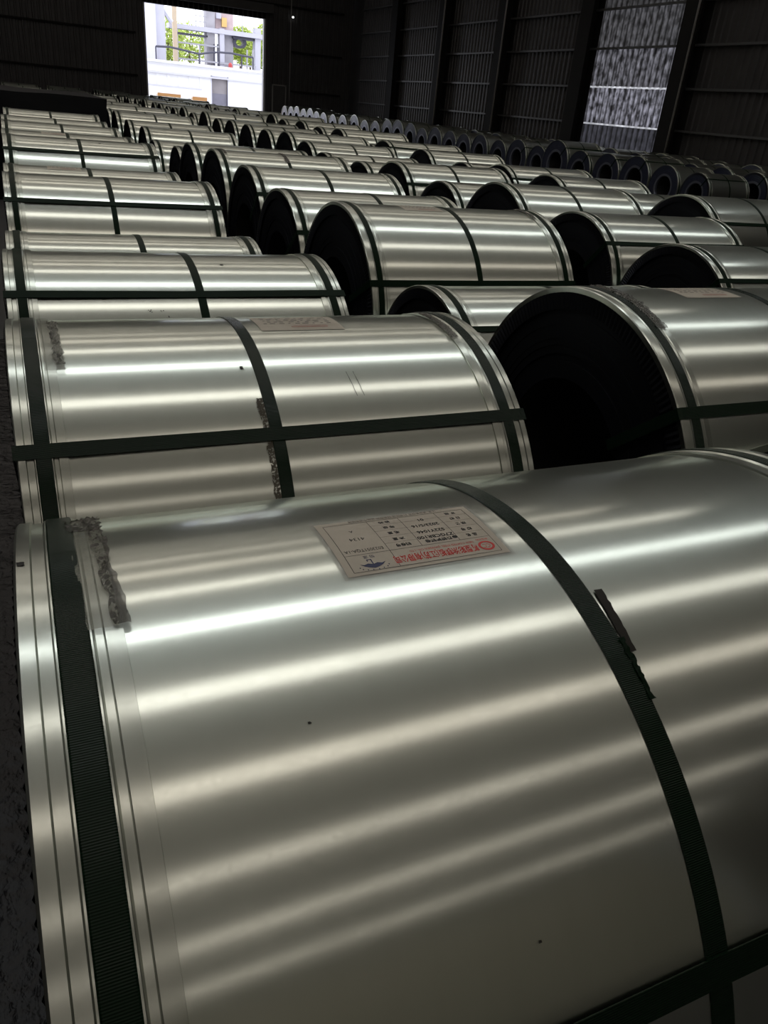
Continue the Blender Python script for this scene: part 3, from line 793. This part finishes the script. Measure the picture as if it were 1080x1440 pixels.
def film():
    v, f, nx, ny = [], [], 26, 120
    for i in range(nx + 1):
        for j in range(ny + 1):
            x = -1.35 + 1.22 * i / nx
            y = 0.1 + 6.0 * j / ny
            x += 0.05 * noise.noise(Vector((y * 1.3, i / nx, 2)))
            z = 0.004 + 0.012 * abs(noise.noise(Vector((x * 5, y * 5, 1)))) + 0.010 * abs(noise.noise(Vector((x * 16, y * 16, 4))))
            v.append((x, y, z))
    for i in range(nx):
        for j in range(ny):
            p = i * (ny + 1) + j
            f.append((p, p + ny + 1, p + ny + 2, p + 1))
    return put('plastic_film', mesh_of('plastic_film', v, f, 'plastic', True))
tag(film(), 'crumpled black plastic film on the floor left of the nearest coils', 'plastic film')

# ------------------------------------------------------------------ outside the doorway
def at(u, v, y):
    """the point of the photograph's pixel (u, v) at distance y down the hall"""
    d = rt * ((u - 540) / F_PX) - up * ((v - 720) / F_PX) + fwd
    return Vector((0, 0, EYE)) + d * (y / d.y)

OM = {}
OM['white'] = simple('white_render', (0.80, 0.80, 0.82), 0.8, 0, 0.03, 2)
OM['white2'] = simple('white_render_cool', (0.60, 0.60, 0.68), 0.8, 0, 0.04, 2)
OM['grey_door'] = simple('grey_door', (0.18, 0.175, 0.22), 0.6, 0, 0.2, 2)
OM['grey_door_top'] = simple('grey_door_upper', (0.26, 0.24, 0.25), 0.6, 0, 0.35, 1.2)
OM['ground'] = simple('pale_concrete', (0.55, 0.55, 0.56), 0.8, 0, 0.08, 1)
OM['concrete'] = simple('plant_concrete', (0.34, 0.33, 0.36), 0.8, 0, 0.25, 1.2)
OM['beam'] = simple('pale_steel_beam', (0.45, 0.45, 0.52), 0.6, 0, 0.05, 2)
OM['dark'] = simple('dark_steel', (0.05, 0.05, 0.075), 0.6)
OM['rail'] = simple('grey_rail', (0.32, 0.32, 0.36), 0.5)
OM['yellow'] = simple('ochre_pole', (0.52, 0.42, 0.30), 0.6)
OM['pink'] = simple('pinkish_tower', (0.46, 0.36, 0.37), 0.7, 0, 0.25, 2)
OM['amber'] = simple('amber_paint', (0.60, 0.40, 0.14), 0.6)
OM['red'] = simple('red_paint', (0.45, 0.06, 0.06), 0.6)
OM['leaf'] = simple('leaves', (0.33, 0.42, 0.07), 0.7, 0, 0.4, 3)
OM['trunk'] = simple('bark', (0.10, 0.07, 0.05), 0.8)
OM['orange'] = simple('orange_crate', (0.55, 0.28, 0.10), 0.7)

g = MB().box(-60, 80, WALL_Y + 0.3, 170, -0.25, -0.05).build('ground', OM['ground'])
tag(g, kind='structure')

BY = 78.0
def rect(mb, u0, v0, u1, v1, y, depth):
    a, b_ = at(u0, v0, y), at(u1, v1, y)
    mb.box(min(a.x, b_.x), max(a.x, b_.x), y, y + depth, min(a.z, b_.z), max(a.z, b_.z))
    return mb
# low white building with a flat roof and a grey door
pl, pr = at(160, 86, BY), at(420, 106, BY)
top = at(290, 94.5, BY).z
bld = empty('low_building', (0.5 * (pl.x + pr.x), BY, -0.05))
tag(bld, 'low white flat-roofed building with a grey door, outside the doorway', 'building')
def bpart(name, mb, mat):
    o = mb.build(name, mat)
    o.parent = bld
    o.matrix_parent_inverse = Matrix.Translation(-bld.location)
    return o
dz = at(310, 109, BY).z
dx0, dx1 = at(298, 128, BY).x, at(320, 128, BY).x
w = MB()
w.box(pl.x, dx0, BY, BY + 7, -0.05, top)
w.box(dx1, pr.x, BY, BY + 7, -0.05, top)
w.box(dx0, dx1, BY, BY + 7, dz, top)
w.box(dx0, dx1, BY + 0.25, BY + 7, -0.05, dz)
bpart('wall', w, OM['white'])
z1 = at(250, 104, BY).z
bpart('cornice', MB().box(pl.x - 0.1, pr.x + 0.1, BY - 0.22, BY, z1 - 0.06, z1 + 0.06), OM['white2'])
z2 = at(250, 122, BY).z
bpart('plinth_band', MB().box(pl.x, dx0 - 0.9, BY - 0.06, BY, z2 - 0.05, z2 + 0.05), OM['white2'])
bpart('coping', MB().box(pl.x - 0.2, pr.x + 0.2, BY - 0.3, BY + 7.2, top, top + 0.18), OM['white'])
zm = at(310, 132, BY).z
bpart('door_leaf', MB().box(dx0, dx1, BY + 0.16, BY + 0.24, -0.05, zm), OM['grey_door'])
bpart('door_panel', MB().box(dx0, dx1, BY + 0.16, BY + 0.24, zm, dz), OM['grey_door_top'])
bpart('door_frame', MB().box(dx0 - 0.08, dx0, BY - 0.03, BY + 0.2, -0.05, dz + 0.08).box(dx1, dx1 + 0.08, BY - 0.03, BY + 0.2, -0.05, dz + 0.08).box(dx0 - 0.08, dx1 + 0.08, BY - 0.03, BY + 0.2, dz, dz + 0.08), OM['white2'])
for u in (222, 237, 252, 267, 282):
    x = at(u, 110, BY).x
    bpart('pilaster', MB().box(x - 0.10, x + 0.10, BY - 0.05, BY, z2 + 0.05, z1 - 0.06), OM['white'])

def solo(name, mb, mat, label, cat, group=None):
    return tag(mb.build(name, mat), label, cat, group)
# wide pale pillar at the left of the opening
p = empty('silo_pillar', (at(217, 60, 88).x, 88.0, -0.05))
tag(p, 'wide pale pillar at the left side of the doorway view', 'pillar')
wpx = at(232, 60, 88).x - at(198, 60, 88).x
MB().box(-wpx / 2, wpx * 0.1, 0, 1.5, 0, 16).build('shaft', OM['white2'], p)
MB().box(wpx * 0.1, wpx / 2, 0.3, 1.5, 0, 16).build('shaft', OM['beam'], p)
br = MB(); a, b_ = at(231, 12, 88), at(243, 30, 88)
br.tube((a.x - p.location.x, 0.6, a.z), (b_.x - p.location.x, 0.6, b_.z), 0.22, 6)
br.build('brace', OM['beam'], p)
def post(u, v0, v1, y, wd, mat, name, label, cat, depth=None, grp=None):
    a, b_ = at(u, v0, y), at(u, v1, y)
    mb = MB().box(a.x - wd / 2, a.x + wd / 2, y, y + (depth or wd), -0.05, a.z)
    return solo(name, mb, OM[mat], label, cat, grp)
# plant structure behind the building: one steel and concrete frame
PY = 92.0
fr = empty('plant_frame', (at(310, 60, PY).x, PY, -0.05))
tag(fr, 'pale concrete and steel plant frame behind the low white building', 'industrial frame')
def fpart(name, mb, mat):
    o = mb.build(name, OM[mat])
    o.parent = fr
    o.matrix_parent_inverse = Matrix.Translation(-fr.location)
    return o
def pbox(u0, u1, v0, v1, y0, d, ground=False):
    a, b_ = at(u0, v0, y0), at(u1, v0, y0)
    zt = at((u0 + u1) / 2, v0, y0).z
    zb = -0.05 if ground else at((u0 + u1) / 2, v1, y0).z
    return MB().box(a.x, b_.x, y0, y0 + d, zb, zt)
fpart('column', pbox(290, 302, 14, 90, PY, 1.4, True), 'concrete')
fpart('column', pbox(309, 315.5, 40, 95, PY - 0.4, 1.0, True), 'beam')
fpart('column', pbox(359, 367, 40, 95, PY - 0.2, 1.0, True), 'beam')
fpart('column', pbox(246, 250, 40, 95, PY + 2, 0.7, True), 'beam')
fpart('beam', pbox(238, 375, 40.5, 47, PY - 0.5, 1.6), 'beam')
fpart('under_beam', pbox(250, 292, 47.5, 50.0, PY, 1.2), 'dark')
fpart('under_beam', pbox(328, 358, 53, 56, PY, 1.2), 'dark')
fpart('wall_panel', pbox(316, 328, 50, 92, PY + 0.6, 0.8, True), 'concrete')
fpart('tower_panel', pbox(303, 328, 14, 43, PY + 0.8, 2.0), 'pink')
fpart('hatch_cover', pbox(312, 319, 25, 38, PY + 0.5, 0.3), 'amber')
fpart('duct', pbox(304, 311, 18, 26, PY + 0.4, 0.5), 'beam')
fpart('lower_beam', pbox(245, 308, 61, 63.2, PY - 0.6, 0.4), 'rail')
fpart('lower_beam', pbox(246, 360, 86.5, 89, PY - 0.6, 0.4), 'rail')
for u in (280, 300.5, 305.5, 347, 355):
    fpart('stanchion', pbox(u, u + 1.6, 62 if u < 310 else 70, 92, PY - 0.5, 0.2, True), 'rail' if u > 306 or u < 290 else 'dark')
for u in (274, 341):
    fpart('thin_pole', pbox(u - 0.5, u + 0.5, -30, 46, PY, 0.1), 'rail')
for v in (22, 30):
    fpart('guard_rail', pbox(276, 290, v, v + 1.2, PY, 0.1), 'rail')
# round dark drum on the frame
c = at(337.5, 60, PY + 0.4)
rr = (at(347, 60, PY).x - at(328, 60, PY).x) / 2
v, f, n = [], [], 28
for i in range(n):
    t = 2 * PI * i / n
    for r_, yy in ((rr, 0), (rr, 1.0), (rr * 0.58, 1.0), (rr * 0.58, 0)):
        v.append((c.x + r_ * math.cos(t), c.y + yy, c.z + 0.72 * r_ * math.sin(t)))
for i in range(n):
    j = (i + 1) % n
    for k in range(4):
        f.append((4 * i + k, 4 * i + (k + 1) % 4, 4 * j + (k + 1) % 4, 4 * j + k))
o = put('hose_reel', mesh_of('hose_reel', v, f, OM['dark']))
o.parent = fr
o.matrix_parent_inverse = Matrix.Translation(-fr.location)
post(244.5, -8, 90, 90.0, 0.42, 'yellow', 'ochre_pole', 'tall ochre pole right of the wide pale pillar', 'pole')
# dark pipe run sagging between the posts
pts = [(219, 65), (238, 66), (252, 69), (268, 73), (280, 76), (295, 74), (308, 73.5), (326, 75), (340, 78), (356, 81)]
mb = MB()
P = [at(u, v, 86.5) for u, v in pts]
for a, b_ in zip(P, P[1:]):
    mb.tube(a, b_, 0.09, 8)
pp = empty('pipe_run', (P[0].x, 86.5, -0.05))
tag(pp, 'dark pipe run sagging across the yard behind the low building', 'pipe')
o = mb.build('pipe', OM['dark'], pp); o.matrix_parent_inverse = Matrix.Translation(-pp.location)
for u, v in ((219, 65), (280, 76), (308, 73.5), (340, 78), (356, 81)):
    a = at(u, v, 86.5)
    o = MB().tube((a.x, 86.5, -0.05), a, 0.07, 8).build('support', OM['dark'], pp); o.matrix_parent_inverse = Matrix.Translation(-pp.location)
tank = at(324, 93, 89.5)
o = MB().tube((tank.x, 89.5, -0.05), (tank.x, 89.5, tank.z + 0.15), 0.2, 14).tube((tank.x, 89.5, tank.z + 0.15), (tank.x, 89.5, tank.z + 0.3), 0.2, 14, 0.06).build('red_standpipe', OM['red'])
tag(o, 'small red standpipe behind the low white building', 'standpipe')
# trees
def tree(u, v, y, rx, rz, label, seed):
    c = at(u, v, y)
    r = empty('tree', (c.x, y, -0.05))
    tag(r, label, 'tree', 'trees beyond the yard')
    MB().tube((0, 0, 0), (0, 0, c.z), 0.22, 8, 0.12).build('trunk', OM['trunk'], r)
    rnd = random.Random(seed)
    vv, ff = [], []
    for k in range(1500):
        d = Vector((rnd.gauss(0, 1), rnd.gauss(0, 1), rnd.gauss(0, 1))).normalized()
        q = Vector((d.x * rx, d.y * rx * 0.8, d.z * rz)) * (0.55 + 0.45 * rnd.random() + 0.25 * noise.noise(d * 2.2 + Vector((seed, 0, 0))))
        q.z += c.z
        s = rnd.uniform(0.16, 0.32)
        e1 = Vector((rnd.gauss(0, 1), rnd.gauss(0, 1), rnd.gauss(0, 1))).normalized()
        e2 = e1.orthogonal().normalized()
        nn = len(vv)
        vv += [q - e1 * s, q + e2 * s * 0.5, q + e1 * s, q - e2 * s * 0.5]
        ff.append((nn, nn + 1, nn + 2, nn + 3))
    o = put('foliage', mesh_of('foliage', vv, ff, OM['leaf']), r)
    o['kind'] = 'stuff'
tree(236, 58, 112, 2.4, 2.6, 'bright green tree beside the wide pale pillar in the yard', 1)
tree(266, 60, 122, 3.2, 2.4, 'broad bright green tree under the plant frame left of its column', 2)
tree(338, 61, 112, 2.2, 2.0, 'bright green tree seen behind the hose reel', 3)
tree(352, 70, 124, 2.6, 2.4, 'bright green tree right of the hose reel', 4)
tree(373, 68, 104, 1.8, 2.4, 'bright green tree at the right edge of the doorway view', 5)
# things standing in the yard just outside
def crate(u, v, y, wd, h, label):
    a = at(u, v, y)
    r = empty('crate', (a.x, y, -0.05))
    tag(r, label, 'crate', 'orange crates in the yard')
    for k in range(3):
        MB().box(-wd / 2, wd / 2, -0.02, 0.02, h * (0.04 + 0.34 * k), h * (0.04 + 0.34 * k) + h * 0.24).build('slat', OM['orange'], r)
    MB().box(-wd / 2, wd / 2, 0.02, 0.6, 0, h * 0.9).build('body', OM['yellow'], r)
crate(238, 133, 66, 1.7, 1.42, 'orange crate left in front of the low white building')
crate(281, 137, 66, 1.1, 1.38, 'orange crate near the grey door of the low building')
